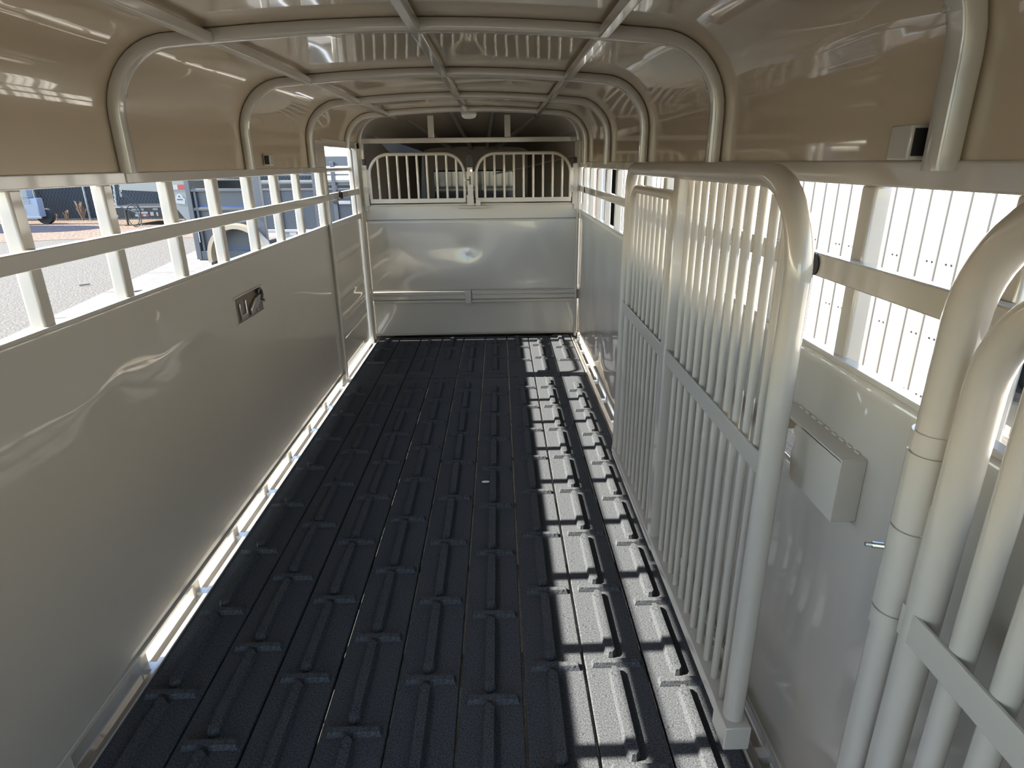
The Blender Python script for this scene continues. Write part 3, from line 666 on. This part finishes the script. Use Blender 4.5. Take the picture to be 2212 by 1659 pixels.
# ================================================================== SECOND GREY TRAILER (farther)
A2 = Vector((-5.8, 16.369, 0)); u2 = (Vector((-3.283, 16.048, 0))-A2).normalized()
t2 = empty('stock_trailer', (A2.x, A2.y, GZ), math.atan2(u2.y, u2.x), label='larger blue-grey slatted trailer farther off, seen mostly past the escape door opening', cat='trailer')
tb_('side_panel', GREYT, -1.0, 4.2, 0.02, 0.05, -0.02, 0.94, t2)
tb_('upper_panel', GREYT, -1.0, 4.2, 0.02, 0.05, 1.50, 1.73, t2)
for k in range(9):
    x = -0.10+k*0.50; tb_('side_post', GREYT, x, x+0.10, -0.03, 0.05, -0.02, 1.60, t2)
for (z0, z1, m_) in ((1.28, 1.32, GREYT), (1.12, 1.18, GREYL), (0.93, 0.98, GREYT), (1.40, 1.44, WHITE)): tb_('side_rail', m_, -1.0, 4.2, -0.02, 0.03, z0, z1, t2)
tb_('tread_plate', GREYL, 1.7, 2.8, 0.055, 0.06, 1.05, 1.18, t2)
tb_('bottom_rail', WHITE, -1.0, 4.2, -0.06, 0.04, -0.08, -0.02, t2)
tb_('white_tape', WHITE, 0.66, 0.84, -0.068, -0.06, -0.17, -0.09, t2, 0); tb_('red_tape', RED, 0.84, 0.93, -0.068, -0.06, -0.17, -0.09, t2, 0)
tb_('fender_skirt', GREYL, 0.45, 3.4, -0.05, 0.0, -0.30, -0.08, t2)
tb_('latch_plate', DARKST, 1.90, 2.05, -0.05, -0.03, 0.62, 0.70, t2); tb_('latch_handle', WHITE, 2.05, 2.36, -0.07, -0.05, 0.60, 0.68, t2)
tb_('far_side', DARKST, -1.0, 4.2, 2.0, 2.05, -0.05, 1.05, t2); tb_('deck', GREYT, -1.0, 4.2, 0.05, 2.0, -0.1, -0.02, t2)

# ================================================================== FENCE with black screen
FYY = 25.5
fe = empty('chain_fence', (-18, FYY, GZ), 0, label='chain link fence backed by black screen across the far side of the yard', cat='fence')
for x in (-12, -9, -6, -3, 0, 1.95, 2.35, 4.9, 8, 11): MB().tube([(x, 0, 0), (x, 0, 2.4)], 0.045, 10, (1, 0, 0)).build('fence_post', WIRE, fe)
for zz in (0.05, 1.75, 2.35): MB().tube([(-13, 0, zz), (11, 0, zz)], 0.03, 8, (0, 0, 1)).build('fence_rail', WIRE, fe)
MB().box(-13, 11, 0.10, 0.13, 0.0, 2.3).build('privacy_screen', SCREEN, fe)
wm = MB()
x = -13
while x < 11:
    for sgn in (-1, 1):
        wm.beam((x, -0.03, 0.02), (x+sgn*1.15, -0.03, 2.32), 0.008, 0.008, (0, 1, 0))
    x += 0.13
wm.build('chain_mesh', MESHW, fe, kind='stuff')
# dry weeds at the fence foot
for (x, h, lb) in ((-16.12, 0.80, 'tallest bushy tan weed beside the pale fence post'), (-16.72, 0.42, 'mid-height tan weed stalks alone before the black fence screen'), (-17.13, 0.30, 'lowest tan weed tuft nearest the black vehicle tyre'), (-11.95, 0.40, 'tan weed tuft under the light grey sloping trailer nose')):
    wmb = MB()
    for k in range(22):
        a_ = random.uniform(0, 2*pi); t_ = random.uniform(0.05, 0.30)*h; hh = h*random.uniform(0.4, 1)
        wmb.beam((0, 0, 0), (t_*cos(a_), t_*sin(a_)*0.5, hh), 0.02, 0.012, (0.3, 1, 0))
        wmb.beam((t_*cos(a_)*0.6, 0, hh*0.6), (t_*cos(a_)*0.6+random.uniform(-.1, .1)*h*2, 0, hh*0.8), 0.02, 0.012, (0, 1, 0.2))
    wmb.build('dry_weed', WEED, None, label=lb, cat='weed', group='dry weeds along the fence').location = (x, FYY-0.35, GZ)

# ================================================================== FLATBED TRAILER (black, with tape and decals)
fb = empty('flatbed_trailer', (-13.75, 23.0, GZ), -0.02, label='low black flatbed trailer with red and white tape near the fence', cat='trailer')
tb_('bed', DARKST, 0, 3.6, 0, 1.8, 0.12, 0.20, fb); tb_('side_rail', DARKST, 0, 3.6, -0.04, 0.02, -0.20, 0.16, fb)
tb_('top_edge', GREYL, 0, 3.6, -0.045, 0.0, 0.16, 0.185, fb)
for (x0, x1, z0, z1, m_, nm) in ((0.05, 0.30, -0.05, 0.03, WHITE, 'white_decal'), (0.05, 0.18, -0.16, -0.08, RED, 'red_tape'), (0.18, 0.34, -0.16, -0.08, WHITE, 'white_tape'), (0.95, 1.12, -0.14, -0.07, WHITE, 'white_tape'), (1.12, 1.24, -0.14, -0.07, RED, 'red_tape'), (1.24, 1.34, -0.14, -0.07, WHITE, 'white_tape'), (1.34, 1.45, -0.14, -0.07, RED, 'red_tape'), (0.98, 1.42, -0.05, 0.02, WHITE, 'white_decal'), (0.86, 1.30, 0.06, 0.13, GREYL, 'grey_decal'), (1.5, 1.62, -0.12, 0.01, WHITE, 'white_decal'), (1.72, 1.78, -0.13, 0.0, WHITE, 'white_decal'), (1.62, 1.80, 0.07, 0.14, GREYL, 'grey_decal')):
    MB().box(x0, x1, -0.048, -0.041, z(z0), z(z1)).build(nm, m_, fb)
for x in (-0.1, 3.0): MB().tube([(x, -0.1, 0.3), (x, 0.12, 0.3)], 0.30, 20, (0, 0, 1)).build('wheel', TYRE, fb)
MB().tube([(0.72, -0.2, 0.0), (0.72, -0.2, 0.55)], 0.035, 10, (1, 0, 0)).build('jack_post', DARKST, fb)
MB().box(0.64, 0.80, -0.28, -0.12, 0.0, 0.02).build('jack_foot', DARKST, fb)
# gooseneck coupler standing in front of it: sloped arm, dark post, chains, hose loop
gc = empty('gooseneck_coupler', (-12.75, 22.2, GZ), 0, label='tall gooseneck coupler arm with hanging safety chains and a curled cable', cat='coupler')
MB().prism([(-0.55, z(1.4)), (-0.55, z(0.62)), (-0.10, z(1.02)), (-0.02, z(1.4))], 1, -0.06, 0.06).build('sloped_arm', GREYL, gc)
MB().tube([(0.06, 0, z(0.75)), (0.06, 0, z(1.4))], 0.07, 12, (1, 0, 0)).build('coupler_post', DARKST, gc)
def chain(x, z0, z1, nlk, dx):
    cm_ = MB()
    for k in range(nlk):
        zz = z0+(z1-z0)*k/nlk; xx = x+dx*k/nlk; hl = abs(z1-z0)/nlk*0.62
        pp = [(xx+0.022*cos(2*pi*j/10)*(1 if k % 2 else 0.4), (0.022*cos(2*pi*j/10)*(0 if k % 2 else 1))-0.09, zz+hl*sin(2*pi*j/10)) for j in range(10)]
        cm_.tube(pp, 0.010, 6, (0, 1, 0) if k % 2 else (1, 0, 0), True)
    cm_.build('safety_chain', GALV, gc)
chain(0.19, z(1.38), z(0.55), 12, -0.12); chain(-0.07, z(1.2), z(0.25), 13, -0.1)
for (x_, w_, z_, h_, m_) in ((0.42, 0.24, z(-0.02), 0.38, BLACK), (0.38, 0.20, z(-0.02), 0.35, DARKST)):
    MB().tube([(x_+w_*cos(2*pi*k/24), -0.15, z_+h_*sin(2*pi*k/24)-0.02) for k in range(24)], 0.012, 6, (0, 1, 0), True).build('cable_loop', m_, gc)
MB().tube([(0.10, -0.1, z(0.72)), (0.35, -0.12, z(0.50)), (0.55, -0.12, z(0.38)), (0.66, -0.12, z(0.12)), (0.60, -0.12, z(-0.05))], 0.022, 8, (0, 1, 0)).build('cable', BLACK, gc)
MB().tube([(-0.2, 0, z(0.3)), (0.3, 0.3, z(0.0)), (0.36, 0.3, 0)], 0.02, 8, (0, 1, 0)).build('prop_leg', GREYL, gc)

# ================================================================== PALE BLUE VEHICLE (left edge)
vh = empty('utility_trailer', (-17.0, 23.6, GZ), 0.0, label='pale blue finned cargo body with a black tyre at the fence end', cat='trailer')
tb_('body_panel', BLUEW, -2.2, 0.36, 0, 0.35, -0.18, 0.50, vh, 0.03)
tb_('dark_vent', DARKST, -0.75, -0.12, -0.02, 0.02, -0.08, 0.14, vh); tb_('bumper_strip', WHITE, -2.2, 0.42, -0.05, 0.0, -0.22, -0.14, vh)
for k in range(9): MB().beam((-0.75, -0.03, z(1.15-k*0.09)), (0.12, -0.03, z(0.93-k*0.075)), 0.03, 0.02, (0, 1, 0)).build('fin', WHITE, vh)
MB().box(-2.2, 0.1, 0, 0.3, z(0.5), z(1.5)).build('finned_box', BLUEW, vh, bevel=0.03)
MB().tube([(0.24, 0.36, 0.28), (0.24, 0.58, 0.28)], 0.28, 24, (0, 0, 1)).build('tyre', TYRE, vh)
